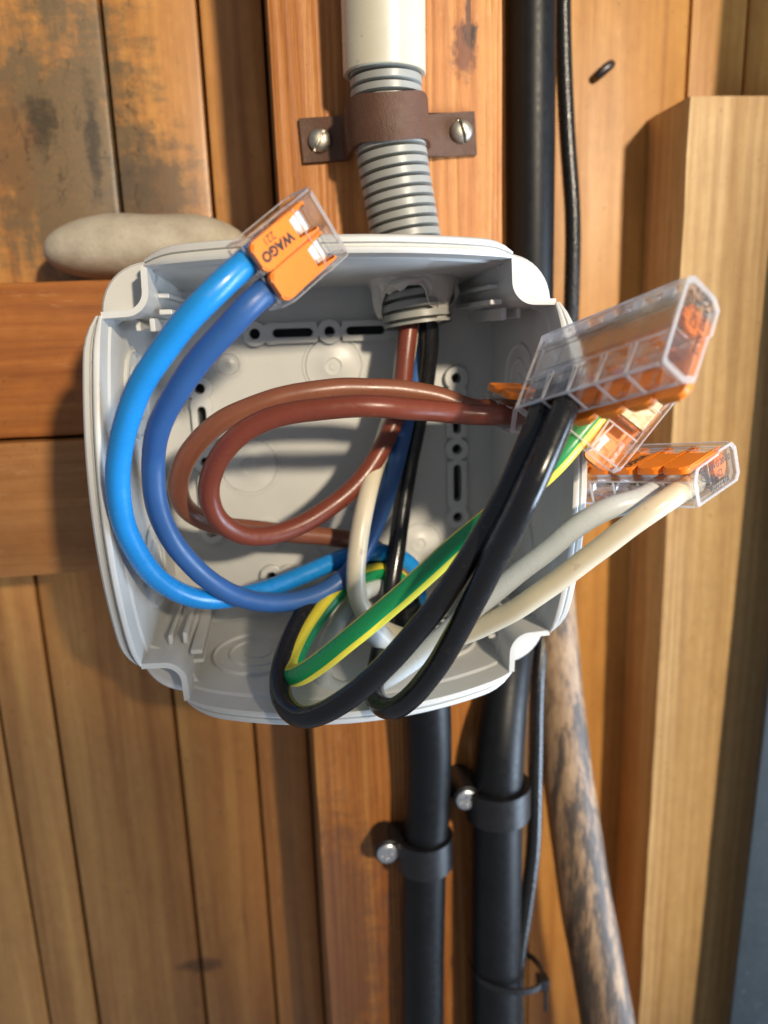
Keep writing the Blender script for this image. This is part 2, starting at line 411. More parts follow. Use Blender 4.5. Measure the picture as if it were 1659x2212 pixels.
# ------------------------------------------------------------------ timbers
def bend_noise(bm, amp, freq):
    for v in bm.verts:
        q = mnoise.noise_vector(v.co * freq); v.co += q * amp

def timber(name, x0, x1, y0, y1, z0, z1, mat, label, bev=1.2, lean=0.0, cuts=24, rough=.25, axis='z', cat='timber'):
    bm = bmesh.new(); add_box(bm, (x0, y0, z0), (x1, y1, z1), bev, 2)
    es = [e for e in bm.edges if (abs((e.verts[0].co - e.verts[1].co).z if axis == 'z' else (e.verts[0].co - e.verts[1].co).x) > 30)]
    bmesh.ops.subdivide_edges(bm, edges=es, cuts=cuts, use_grid_fill=True)
    bend_noise(bm, rough, .06); bend_noise(bm, rough * .6, .25)
    if lean:
        for v in bm.verts: v.co.x += lean * v.co.z
    return tag(from_bm(name, bm, mat, None), label, cat)

px0 = at(579, 60, 0).x; px1 = at(1087, 300, 0).x
px0b = at(690, 1900, 0).x
lean = (at(700, 1950, 0).x - at(580, 60, 0).x) / (at(700, 1950, 0).z - at(580, 60, 0).z)
zmid = at(580, 60, 0).z
POSTX0 = px0 - lean * zmid; POSTX1 = px1 - lean * at(1087, 300, 0).z
timber('timber_post', POSTX0, POSTX1, .0, 44.6, -330, 200, M['post'], 'orange rough sawn timber post that carries the junction box', lean=lean, rough=.3)
LEDGE = at(100, 608, 10).z
zr_mid = at(90, 950, 8).z; zr_bot = at(90, 1245, 6).z
RX1 = POSTX0 - 1.2
timber('rail_timber', -250, RX1, 10, 44.6, zr_mid + .6, LEDGE, M['rail_a'], 'reddish upper horizontal rail with the pebble on it', axis='x', rough=.25)
timber('rail_timber', -250, RX1, 7, 44.6, zr_bot, zr_mid - .4, M['rail_b'], 'brown lower horizontal rail left of the box, tight under the red rail', axis='x', rough=.2)
YT = 15
pt = at(1491, 205, YT); pb = at(1381, 2190, YT)
ln = (pb.x - pt.x) / (pb.z - pt.z)
timber('pale_timber', pt.x - ln * pt.z, pt.x - ln * pt.z + 62, YT, 44.5, -330, pt.z, M['pale'], 'pale planed upright timber with a sawn top at the right of the box', bev=.7, lean=ln, rough=.35)
# leaning sheet at the right edge
pa = at(1661, 1470, -4); pb2 = at(1576, 2212, -4)
ls = (pb2.x - pa.x) / (pb2.z - pa.z)
bm = bmesh.new(); add_box(bm, (0, -4, -330), (85, -.5, 190), .8, 2)
for v in bm.verts: v.co.x += pa.x + ls * (v.co.z - pa.z) + 0.6 * math.sin(v.co.z * .05)
tag(from_bm('leaning_sheet', bm, M['sheet']), 'dark blue grey sheet leaning in front of the pale timber', 'sheet')

# weathered pole
pth = catmull([at(1188, 1250, 22), at(1200, 1420, 16), at(1222, 1640, 8), at(1258, 1900, 0), at(1314, 2215, -8), at(1380, 2600, -16)], 4)
bm = tube_bm(pth, lambda s, L: 8.6 + 2.9 * s / L, 20)
for v in bm.verts: v.co += mnoise.noise_vector(v.co * .05) * .3
tag(from_bm('wooden_pole', bm, M['pole']), 'weathered round wooden pole leaning below the box, bark patches dark', 'pole')

# pebble on the ledge
pc = at(322, 540, 26)
bm = bmesh.new(); bmesh.ops.create_icosphere(bm, subdivisions=5, radius=1.0)
wd = (at(548, 540, 26).x - at(104, 540, 26).x) / 2
for v in bm.verts:
    c = v.co.copy()
    k_ = math.sqrt(max(0, 1 - abs(c.x) ** 2.9)) / max(1e-3, math.sqrt(max(1e-6, 1 - c.x * c.x))); c.y *= k_; c.z *= k_
    sx = c.x
    zz_ = c.z * (1.0 - .10 * c.x) if c.z > 0 else c.z * (1.0 + .12 * c.x)
    v.co = V((sx * wd, c.y * 13.5, zz_ * 10.2))
    v.co += mnoise.noise_vector(v.co * .045) * 1.3
    v.co.z += .03 * v.co.x
zmin = min(v.co.z for v in bm.verts)
for v in bm.verts: v.co += V((pc.x, 26, LEDGE - zmin + .05))
tag(from_bm('pebble', bm, M['stone'], None, True, 180), 'smooth grey oblong pebble lying on the wooden rail', 'stone')

# ------------------------------------------------------------------ screws
def screw_head(name, r, h, mat, parent, mtx, cross=False, ang=0, slot=.12, depth=.75):
    bm = bmesh.new()
    n = 40; xs = [-1 + 2 * i / n for i in range(n + 1)]
    xs = sorted(set(xs + [-slot, slot, -slot - .015, slot + .015]))
    grid = {}
    for i, x in enumerate(xs):
        for j, y in enumerate(xs):
            rr = math.hypot(x, y)
            X, Y = x, y
            if rr > 1: X, Y = x / rr, y / rr; rr = 1
            z = h * math.sqrt(max(0, 1 - rr ** 2.6)) * .9 + h * .1
            ins = abs(x) <= slot + 1e-6 and (not cross or abs(y) < .6) or (cross and abs(y) <= slot + 1e-6 and abs(x) < .6)
            if ins and rr < .99: z = max(.05, z - depth * h)
            grid[i, j] = bm.verts.new((X * r, Y * r, z))
    for i in range(len(xs) - 1):
        for j in range(len(xs) - 1):
            q = [grid[i, j], grid[i + 1, j], grid[i + 1, j + 1], grid[i, j + 1]]
            try: bm.faces.new(q)
            except ValueError: pass
    bmesh.ops.remove_doubles(bm, verts=bm.verts, dist=.004)
    bmesh.ops.rotate(bm, cent=(0, 0, 0), matrix=Matrix.Rotation(ang, 3, 'Z'), verts=bm.verts)
    return from_bm(name, bm, mat, parent, True, 40, mtx)

# ------------------------------------------------------------------ conduit from above
cp = [at(829, 100, -12), at(833, 168, -12), at(838, 260, -12.2), at(847, 340, -12.6), at(862, 430, -13.2), at(878, 520, -14), at(891, 600, -15), at(899, 660, -16), at(904, 703, -16.5)]
cpath = catmull(cp, .1)
PITCH = 2.72
def ridges(s, L):
    t = (s / PITCH) % 1.0
    e = .07
    if t < e: k = t / e
    elif t < .72: k = 1
    elif t < .72 + e: k = 1 - (t - .72) / e
    else: k = 0
    return 7.3 + 2.55 * (k * k * (3 - 2 * k))
bm = tube_bm(cpath, ridges, 40, False)
tag(from_bm('flexible_conduit', bm, M['conduit'], None, True, 60), 'grey ribbed flexible conduit coming down into the top of the box', 'conduit')
# rigid pipe above it (hollow)
pp_ = [at(824, -170, -12.4), at(829, 60, -12.2), at(830.5, 163, -12)]
ax = (pp_[2] - pp_[0]).normalized()
bm = bmesh.new()
add_lathe(bm, [(9.95, 0), (9.95, -12), (9.95, -60), (11.3, -60), (11.3, -.25), (11.05, 0), (9.95, 0)], 48, frame(pp_[2], ax.orthogonal(), ax.cross(ax.orthogonal())))
tag(from_bm('rigid_pipe', bm, M['pvc_white']), 'glossy cream rigid pipe with a scuffed cut end above the grey conduit', 'pipe')

# ------------------------------------------------------------------ saddle clamp on the conduit
sad = tag(empty('pipe_saddle', at(840, 296, 0)), 'brown painted metal saddle holding the grey conduit to the post', 'pipe clamp')
cc = at(838, 265, -12.0)
Lc = at(690, 305, -1); Rc = at(995, 285, -1)
xa = (Rc - Lc); xa.y = 0; xa.normalize()
za = V((-xa.z, 0, xa.x))
mid = (Lc + Rc) / 2
def sadP(a, y, b): return V((cc.x, y, mid.z)) + xa * a + za * b
prof = []
RO, RI = 11.6, 10.3
la, ra = (Lc - V((cc.x, -1, mid.z))).dot(xa), (Rc - V((cc.x, -1, mid.z))).dot(xa)
outer = [(la - 5.2, -1.6), (-RO - 1.6, -1.6), (-RO - .4, -2.6), (-RO, -4.5)]
for k in range(0, 25):
    a = math.pi * k / 24
    outer.append((-RO * math.cos(a), -11.2 - (RO + .2) * math.sin(a)))
outer += [(RO, -4.5), (RO + .4, -2.6), (RO + 1.6, -1.6), (ra + 4.4, -1.6)]
inner = [(ra + 4.4, -.15), (RI + 1.0, -.15), (RI, -1.5)]
for k in range(24, -1, -1):
    a = math.pi * k / 24
    inner.append((-RI * math.cos(a), -11.2 - (RI + .2) * math.sin(a)))
inner += [(-RI, -1.5), (-RI - 1.0, -.15), (la - 5.2, -.15)]
loop = outer + inner
bm = bmesh.new()
HW = 5.9
rings = []
for b in (-HW, -HW * .5, 0, HW * .5, HW):
    rings.append([bm.verts.new(sadP(a, y, b + (-.8 if a > RO else .2 if a < -RO else 0) + (.9 * math.sin(math.pi * min(1, max(0, (y + 14) / -9))) if y < -14 else 0))) for a, y in loop])
for A, B in zip(rings, rings[1:]):
    for i in range(len(loop)): bm.faces.new((A[i], A[(i + 1) % len(loop)], B[(i + 1) % len(loop)], B[i]))
no = len(outer)
for ring in (rings[0], rings[-1]):
    for i in range(no - 1):
        q = [ring[i], ring[i + 1], ring[len(loop) - 2 - i], ring[len(loop) - 1 - i]]
        try: bm.faces.new(q)
        except ValueError: pass
bmesh.ops.bevel(bm, geom=[e for e in bm.edges if len(e.link_faces) == 2 and e.calc_face_angle(0) > 1.2], offset=.25, segments=2, affect='EDGES')
band = from_bm('band', bm, M['rust'], None, True, 50); band.parent = sad; band.matrix_parent_inverse = Matrix.Translation(-sad.location)
for p, a in ((Lc, 28), (Rc, -17)):
    o = screw_head('screw', 3.35, 2.3, M['screw'], None, frame(V((p.x, -1.65, p.z)), (1, 0, 0), (0, 0, 1)), ang=R(-a))
    o.parent = sad; o.matrix_parent_inverse = Matrix.Translation(-sad.location)

# ------------------------------------------------------------------ black pipes and cables on the wall
def pipe(name, pts, rad, mat, label, cat, segs=28, step=2.5, **kw):
    return tag(from_bm(name, tube_bm(catmull(pts, step), rad, segs, **kw), mat), label, cat)
pipe('black_pipe', [at(1146, -220, 20), at(1145, 250, 20), at(1144, 560, 21), at(1142, 800, 22), at(1132, 1120, 22), at(1112, 1330, 12), at(1091, 1480, -2), at(1077, 1620, -10), at(1072, 1750, -10.5), at(1066, 2300, -10.5), at(1064, 2700, -10.5)],
     lambda s, L: 8.0 + 1.4 * min(1, max(0, (s / L - .45) / .2)), M['black_pipe'], 'thick matt black pipe passing behind the right side of the box', 'pipe')
pipe('black_pipe', [at(918, 1340, -14), at(920, 1480, -13), at(924, 1560, -12), at(925, 1700, -9.5), at(917, 1850, -9.2), at(913, 2050, -9), at(913, 2300, -9), at(913, 2700, -9)],
     7.9, M['black_pipe'], 'glossy black pipe hanging from the middle of the box bottom', 'pipe')
pipe('black_cable', [at(1214, -200, 33), at(1217, 100, 32), at(1226, 300, 31), at(1237, 470, 30), at(1234, 660, 30), at(1222, 900, 30), at(1190, 1250, 22), at(1163, 1450, 10), at(1157, 1650, 2), at(1152, 1830, -4), at(1136, 1960, -8), at(1118, 2080, -12), at(1116, 2250, -12), at(1116, 2600, -12)],
     2.75, M['cable_black'], 'thin shiny black cable running beside the thick pipe', 'cable', 16, 1.5)

def pclip(name, c, R0, tabdir, scr, label, hw=5.8):
    """plastic saddle: ring round the pipe (axis z) plus a boss with a screw on the left"""
    t = tag(empty(name, (c.x, 0, c.z)), label, 'pipe clip', 'clips on the black pipes')
    inv = Matrix.Translation(-t.location)
    bm = bmesh.new()
    N = 40; ro, ri = R0 + 2.2, R0 + .1
    ring = []
    for k in range(N):
        a = 2 * math.pi * k / N
        cx_, cy_ = math.cos(a), math.sin(a)
        ring.append([bm.verts.new((c.x + ro * cx_, c.y + ro * cy_, c.z - hw)), bm.verts.new((c.x + ro * cx_, c.y + ro * cy_, c.z + hw)),
                     bm.verts.new((c.x + ri * cx_, c.y + ri * cy_, c.z + hw)), bm.verts.new((c.x + ri * cx_, c.y + ri * cy_, c.z - hw))])
    for k in range(N):
        A, B = ring[k], ring[(k + 1) % N]
        for i in range(4): bm.faces.new((A[i], B[i], B[(i + 1) % 4], A[(i + 1) % 4]))
    bmesh.ops.bevel(bm, geom=[e for e in bm.edges if e.calc_face_angle(0) > 1.2], offset=.5, segments=2, affect='EDGES')
    o = from_bm('ring', bm, M['black_clip'], None); o.parent = t; o.matrix_parent_inverse = inv
    bm = bmesh.new()
    sx, sz, sy = scr.x, scr.z, scr.y
    add_lathe(bm, [(0, 0), (4.9, 0), (4.9, -sy * .2), (4.6, -sy * 1.0 - .6), (4.1, -sy - .2), (0, -sy - .2)], 28, frame(V((sx, -.2, sz)), (1, 0, 0), (0, 0, 1)))
    add_box(bm, (sx, sy + .6, sz - 4.4), (c.x - ri + .6, -.2, sz + 4.4), .8)
    o = from_bm('boss', bm, M['black_clip'], None); o.parent = t; o.matrix_parent_inverse = inv
    o = screw_head('screw', 3.8, 1.1, M['zinc'], None, frame(V((sx, sy - .15, sz)), (1, 0, 0), (0, 0, 1)), True, R(12), .13, .8)
    o.parent = t; o.matrix_parent_inverse = inv
pA = at(916, 1832, -9.2); pclip('pipe_clip', pA, 7.9, -1, at(838, 1843, -11.5), 'black clip round the pipe that drops from the box bottom')
pB = at(1073, 1722, -10.4); pclip('pipe_clip', pB, 9.4, -1, at(1008, 1727, -14.5), 'black clip round the thickest black pipe, the higher of two')
# cable tie round the pipe and the thin cable
ct = at(1085, 2092, -11)
bm = bmesh.new()
tp = [V((ct.x + 13.2 * math.cos(a) + 1.5, ct.y + 10.6 * math.sin(a), ct.z - 3.2 * math.cos(a) + .4 * math.sin(3 * a))) for a in [2 * math.pi * k / 48 for k in range(48)]]
rg = [[bm.verts.new(p + V((0, 0, dz)) + (p - ct).normalized() * dr) for dz, dr in ((-1.2, 0), (1.2, 0), (1.2, .9), (-1.2, .9))] for p in tp]
for k in range(48):
    for i in range(4): bm.faces.new((rg[k][i], rg[(k + 1) % 48][i], rg[(k + 1) % 48][(i + 1) % 4], rg[k][(i + 1) % 4]))
hp = tp[45]; add_box(bm, hp + V((-2, -3, -2.2)), hp + V((2.2, 1.5, 2.2)), .5); add_box(bm, hp + V((.4, -2.6, -12)), hp + V((1.6, -1.6, -1)), .3)
tag(from_bm('cable_tie', bm, M['black_clip']), 'black cable tie binding the thin cable to the thick pipe', 'cable tie')

# staple in the plank at the upper right
sp = at(1303, 152, 43)
bm = tube_bm(catmull([sp + V((-2.6, 3, -2.4)), sp + V((-2.2, -.8, -1.7)), sp + V((.2, -1.7, .1)), sp + V((2.4, -1.0, 1.6)), sp + V((3.0, 3, 2.2))], .4), lambda s, L: 1.05 + .55 * math.sin(math.pi * min(1, s / L)), 12)
tag(from_bm('wire_staple', bm, M['dark_steel']), 'small dark metal staple driven into the orange plank', 'staple')

# ------------------------------------------------------------------ junction box
BC = V((.8, 0, -2.2))
jb = tag(empty('junction_box', BC), 'open light grey plastic junction box with bowed rim and notched corners', 'junction box')
HO, HI = 58.9, 54.9               # outer and inner half size at the mouth
BO, BI = 54.0, 51.2               # the same at the back
PK = 44.2                         # where a side stops and the corner pocket starts
YC, YB = -50.0, -12.0             # rim depth at the corners, extra bow in the middle
YF = -41.0                        # floor of the corner pockets
def rim(t): return YC + YB * (1 - (t / PK) ** 2)
def jlink(name, bm, mat, parent=None, **kw):
    o = from_bm(name, bm, mat, None, **kw); o.parent = parent or jb; return o

def rotk(k):
    return Matrix.Rotation(R(90 * k), 4, 'Y')
for k in range(4):
    # a side: section swept along t; local: side lies at +z, t runs along x
    bm = bmesh.new(); N = 36; secs = []
    for i in range(N + 1):
        t = -PK + 2 * PK * i / N
        y0 = rim(t)
        bi_ = .9 * (1 - (t / PK) ** 2)
        en = max(0, abs(t) - 35) / (PK - 35)
        zo = HO + bi_ - 2.3 * en ** 2.2; zi = HI + bi_ - .1; T_ = zo - zi
        y0 += 1.2 * en ** 3
        tb = t * BO / HO
        sec = [(tb, -.3, BO), (t * .985, y0 * .5, (BO + zo) / 2 + .45), (t, y0 + 5.2, zo - .05), (t, y0 + 5.0, zo + .12), (t, y0 + .9, zo + .12), (t, y0 + .25, zo - T_ * .05), (t, y0, zo - T_ * .14), (t, y0 + .05, zo - T_ * .38), (t, y0 + .9, zo - T_ * .44), (t, y0 + .9, zo - T_ * .58),
               (t, y0 - 1.0, zo - T_ * .64), (t, y0 - 1.25, zo - T_ * .72), (t, y0 - 1.25, zo - T_ * .88), (t, y0 - .95, zi), (t, y0 + 6.0, zi - .3), (t, y0 + 6.8, zi - .85), (t * .985, y0 * .5, (HI + BI) / 2 + bi_ * .3), (tb, -.3, BI)]
        secs.append([bm.verts.new(p) for p in sec])
    n = len(secs[0])
    for A, B in zip(secs, secs[1:]):
        for i in range(n): bm.faces.new((A[i], B[i], B[(i + 1) % n], A[(i + 1) % n]))
    bm.faces.new(secs[0]); bm.faces.new(secs[-1][::-1])
    bm.transform(rotk(k))
    o = jlink('side_wall', bm, M['box'], auto=32)
    if k in (1, 2, 3):
        pass
    # corner: pocket wall, floor and outer shell between side k and side k+1 (at +x,+z locally)
    e = empty('corner_post', (0, 0, 0), jb)
    p = HI - .6; q = PK + .4; r = 5.0
    inner = [(p + .7, q - 1.1), (q + 8, q - 1.0)]
    for a in range(0, 11):
        an = R(270 - 9 * a)
        inner.append((q + r + (r + .9) * math.cos(an), q + r + (r + .9) * math.sin(an)))
    inner += [(q - 1.0, q + 8), (q - 1.1, p + .7)]
    pout = [(p + .7, q + .4), (q + 8, q + .5)]
    for a in range(0, 11):
        an = R(270 - 9 * a)
        pout.append((q + r + (r - .6) * math.cos(an), q + r + (r - .6) * math.sin(an)))
    pout += [(q + .5, q + 8), (q + .4, p + .7)]
    bm = bmesh.new(); rows = []
    ytop = YC + .1
    for (a, b) in ((inner, 'i'), (pout, 'o')):
        for y in ((-.3, ytop) if b == 'i' else (ytop, YF - .2)):
            f = 1.0 if y < -10 else .955
            rows.append([bm.verts.new((x * f, y, z * f)) for x, z in a])
    for A, B in zip(rows, rows[1:]):
        for i in range(len(A) - 1): bm.faces.new((A[i], A[i + 1], B[i + 1], B[i]))
    bmesh.ops.bevel(bm, geom=[ed for ed in bm.edges if len(ed.link_faces) == 2 and ed.calc_face_angle(0) > 1.3], offset=.3, segments=2, affect='EDGES')
    bm.transform(rotk(k)); jlink('pocket_wall', bm, M['box'], e, auto=40)
    # floor + outer shell
    arc = [(HO - 2.0, PK - 3.5), (HO - 2.0, PK - .3)]
    cx_ = PK - .8; ro = HO - cx_ - 2.0
    for a in range(0, 13):
        an = R(7.5 * a); arc.append((cx_ + ro * math.cos(an) ** .92 if a < 12 else cx_, cx_ + ro * math.sin(an) ** .92 if a > 0 else cx_))
    arc += [(PK - .3, HO - 2.0), (PK - 3.5, HO - 2.0)]
    bm = bmesh.new()
    bot = [bm.verts.new((x * BO / HO, -.3, z * BO / HO)) for x, z in arc]
    top = [bm.verts.new((x, YF + .8, z)) for x, z in arc]
    top2 = [bm.verts.new((cx_ + (x - cx_) * .96, YF, cx_ + (z - cx_) * .96)) for x, z in arc]
    for i in range(len(arc) - 1):
        bm.faces.new((bot[i], bot[i + 1], top[i + 1], top[i])); bm.faces.new((top[i], top[i + 1], top2[i + 1], top2[i]))
    ce = bm.verts.new((q + 1.2, YF, q + 1.2))
    for i in range(len(arc) - 1): bm.faces.new((top2[i], top2[i + 1], ce))
    bm.transform(rotk(k)); jlink('corner_shell', bm, M['box'], e, auto=40)
    # stiffening ribs on the pocket wall, inside the box
    for (x0, z0, x1, z1) in ((q - 1.2, q + 3.6, q - 4.2, q + 4.8), (q - 1.2, q - .4, q - 4.4, q + .9), (q + 3.6, q - 4.0, q + 4.8, q - 1.2), (q - .4, q - 4.4, q + .9, q - 1.2)):
        bm = bmesh.new(); add_box(bm, (min(x0, x1), YF + 2 - (3 if z0 == q - .4 else 0), min(z0, z1)), (max(x0, x1), -2.6, max(z0, z1)), .25, 1)
        bm.transform(rotk(k)); jlink('rib', bm, M['box'], e)

# flat pieces with holes, built from filled curves
def curve_plate(name, splines, y0, y1, mat, parent, bevel=0.0):
    """splines: closed polygons in (x, z); inner ones become holes"""
    cu = bpy.data.curves.new(name, 'CURVE'); cu.dimensions = '2D'; cu.fill_mode = 'BOTH'
    for pts in splines:
        sp = cu.splines.new('POLY'); sp.points.add(len(pts) - 1); sp.use_cyclic_u = True
        for q, (x, z) in zip(sp.points, pts): q.co = (x * S, z * S, 0, 1)
    cu.extrude = abs(y1 - y0) / 2 * S - bevel * S
    cu.bevel_depth = bevel * S; cu.bevel_resolution = 1; 
    if bevel: cu.offset = -bevel * S
    tmp = bpy.data.objects.new('tmp', cu); col.objects.link(tmp)
    dg = bpy.context.evaluated_depsgraph_get()
    me = bpy.data.meshes.new_from_object(tmp.evaluated_get(dg))
    bpy.data.objects.remove(tmp); bpy.data.curves.remove(cu)
    me.transform(Matrix.Rotation(R(90), 4, 'X')); me.transform(Matrix.Translation((0, (y0 + y1) / 2 * S, 0)))
    me.materials.clear()
    return link(name, me, mat, parent, True, 30)

def circ(cx_, cz, r, n=24): return [(cx_ + r * math.cos(2 * math.pi * k / n), cz + r * math.sin(2 * math.pi * k / n)) for k in range(n)]
def stadium(cx_, cz, L, r, vert=False, n=8):
    pts = []
    for k in range(n + 1): a = -math.pi / 2 + math.pi * k / n; pts.append((L / 2 + r * math.cos(a), r * math.sin(a)))
    for k in range(n + 1): a = math.pi / 2 + math.pi * k / n; pts.append((-L / 2 + r * math.cos(a), r * math.sin(a)))
    return [(cx_ + z, cz + x) if vert else (cx_ + x, cz + z) for x, z in pts]
def strip_outline():
    """scalloped outline of a mounting strip, symmetric, along a"""
    W = lambda a: max([math.sqrt(max(0, 3.7 ** 2 - (a - c) ** 2)) for c in (-22.3, 0, 22.3)] + [3.1 if 3.6 < abs(a) < 17.6 else 0] + [math.sqrt(max(0, 3.3 ** 2 - (abs(a) - 17.2) ** 2))])
    A = [-25.99 + 51.98 * i / 120 for i in range(121)]
    return [(a, W(a)) for a in A] + [(a, -W(a)) for a in reversed(A)]
strips = []
holes = []
for (cx_, cz, vert) in ((.9, 38.7, False), (-38.8, 1.0, True), (39.6, 1.0, True), (.9, -37.0, False)):
    out = [(cx_ + w_, cz + a) if vert else (cx_ + a, cz + w_) for a, w_ in strip_outline()]
    hs = []
    for h in (-22.3, 0, 22.3): hs.append(circ(cx_ + (0 if vert else h), cz + (h if vert else 0), 1.55))
    for h in (-11.0, 11.0): hs.append(stadium(cx_ + (0 if vert else h), cz + (h if vert else 0), 9.5, 1.25, vert))
    holes += hs; strips.append((out, hs))
bi = BI + .6
backp = curve_plate('back_panel', [[(-bi, -bi), (bi, -bi), (bi, bi), (-bi, bi)]] + holes, -.35, -2.5, M['box_floor'], jb)
bm = bmesh.new(); add_box(bm, (-49, -.30, -49), (49, -.06, 49)); jlink('rear_gasket', bm, M['dark'])  # black plate added behind the panel so the holes read dark
for out, hs in strips: curve_plate('mounting_strip', [out] + hs, -2.45, -4.7, M['box'], backp, .3)
# knock-out marks
def knock(cx_, cz, r, parent=None, mtx=None, ring2=.33, up=.7):
    bm = bmesh.new()
    m = mtx or frame(V((cx_, -2.45, cz)), (1, 0, 0), (0, 0, 1))
    add_lathe(bm, [(r + 1.0, 0), (r + .8, up * .5), (r + .3, up * .5), (r, .03), (r - .25, up), (r * ring2 + .6, up), (r * ring2 + .3, up * 1.3), (r * ring2 - .3, up * 1.3), (r * ring2 - .6, up * .8), (r * .16, up * .8), (r * .14, up * 1.15), (0, up * 1.15)], 48, m)
    jlink('knockout', bm, M['box'], parent or backp, auto=40)
knock(1.6, 28.4, 8.6); knock(1.6, -24.6, 8.6); knock(-26, -1, 8.6); knock(-22, -24, 5); knock(27, -30, 7)
knock(-30, 30, 3.2); knock(24, 8, 3.2)
# large stepped entry marks on the inside of the bottom and side walls
for k, cs in ((2, ((-26, 13.5), (26, 13.5))), (1, ((24, 12), (-22, 12))), (3, ((24, 12), (-24, 12)))):
    for a, r in cs:
        bm = bmesh.new()
        zz0 = (HI + BI) / 2 + .15
        m = frame(V((a, -27, zz0)), (1, .0, 0), (0, 1, -.045))
        if m.col[2].z > 0: m = m @ Matrix.Rotation(math.pi, 4, 'X')
        add_lathe(bm, [(r, -.5), (r, .7), (r - .5, .95), (r - 1.1, .7), (r - 1.3, .45), (r * .66, .45), (r * .66 - .3, .9), (r * .66 - .9, .9), (r * .66 - 1.2, .5), (r * .3, .5), (r * .3 - .2, .9), (0, .9)], 56, m)
        bm.transform(rotk(k)); jlink('entry_mark', bm, M['box'], auto=40)
# ring boss in the bottom wall where the lower cable comes in
gp = at(705, 1462, -38)

# ------------------------------------------------------------------ torn membrane round the conduit
random.seed(4)
tm = at(893, 612, -15)
bm = bmesh.new(); rows = []
K = 64
jag = [random.random() for _ in range(K)]
for j in range(7):
    row = []
    for k in range(K):
        a = 2 * math.pi * k / K
        low = (2.0 + 6.6 * max(0, math.sin(a * 2.5 + .6)) ** 1.1 + 5.0 * jag[k // 3 * 3 % K] * (1 - (k % 3) / 6))
        t_ = j / 6
        r_ = 13.2 - 2.0 * t_ + 1.6 * math.sin(a * 3 + 1) * t_ + 1.0 * jag[(k * 5) % K] * t_ * .6
        cr = mnoise.noise_vector(V((a * 2.2, j * .55, 3.0))) * 2.6 * t_
        row.append(bm.verts.new(cr + V((tm.x, tm.y, BC.z + HI - 1.2)) + V((r_ * math.cos(a), r_ * math.sin(a), -low * t_))))
    rows.append(row)
for A, B in zip(rows, rows[1:]):
    for k in range(K): bm.faces.new((A[k], A[(k + 1) % K], B[(k + 1) % K], B[k]))
o = from_bm('torn_seal', bm, M['membrane'], None, True, 30)
md = o.modifiers.new('s', 'SOLIDIFY'); md.thickness = .45 * S
tag(o, 'torn dirty white seal round the conduit where it enters the box', 'seal')

# ------------------------------------------------------------------ lever connectors
CL, CH = 21.1, 10.1
CW = {2: 16.0, 3: 22.9, 5: 36.7}
def text_mesh(name, body, size, mtx, parent, bold=0.0, sx=1.0, align='LEFT'):
    cu = bpy.data.curves.new(name, 'FONT'); cu.body = body; cu.size = size * S; cu.extrude = .012 * S; cu.offset = bold * S
    cu.align_x = align; cu.resolution_u = 3
    tmp = bpy.data.objects.new('tmp', cu); col.objects.link(tmp)
    dg = bpy.context.evaluated_depsgraph_get()
    me = bpy.data.meshes.new_from_object(tmp.evaluated_get(dg))
    bpy.data.objects.remove(tmp); bpy.data.curves.remove(cu)
    me.transform(Matrix.Diagonal((sx, 1, 1, 1))); me.transform(smm(mtx)); me.materials.clear()
    return link(name, me, M['print'], parent, False)

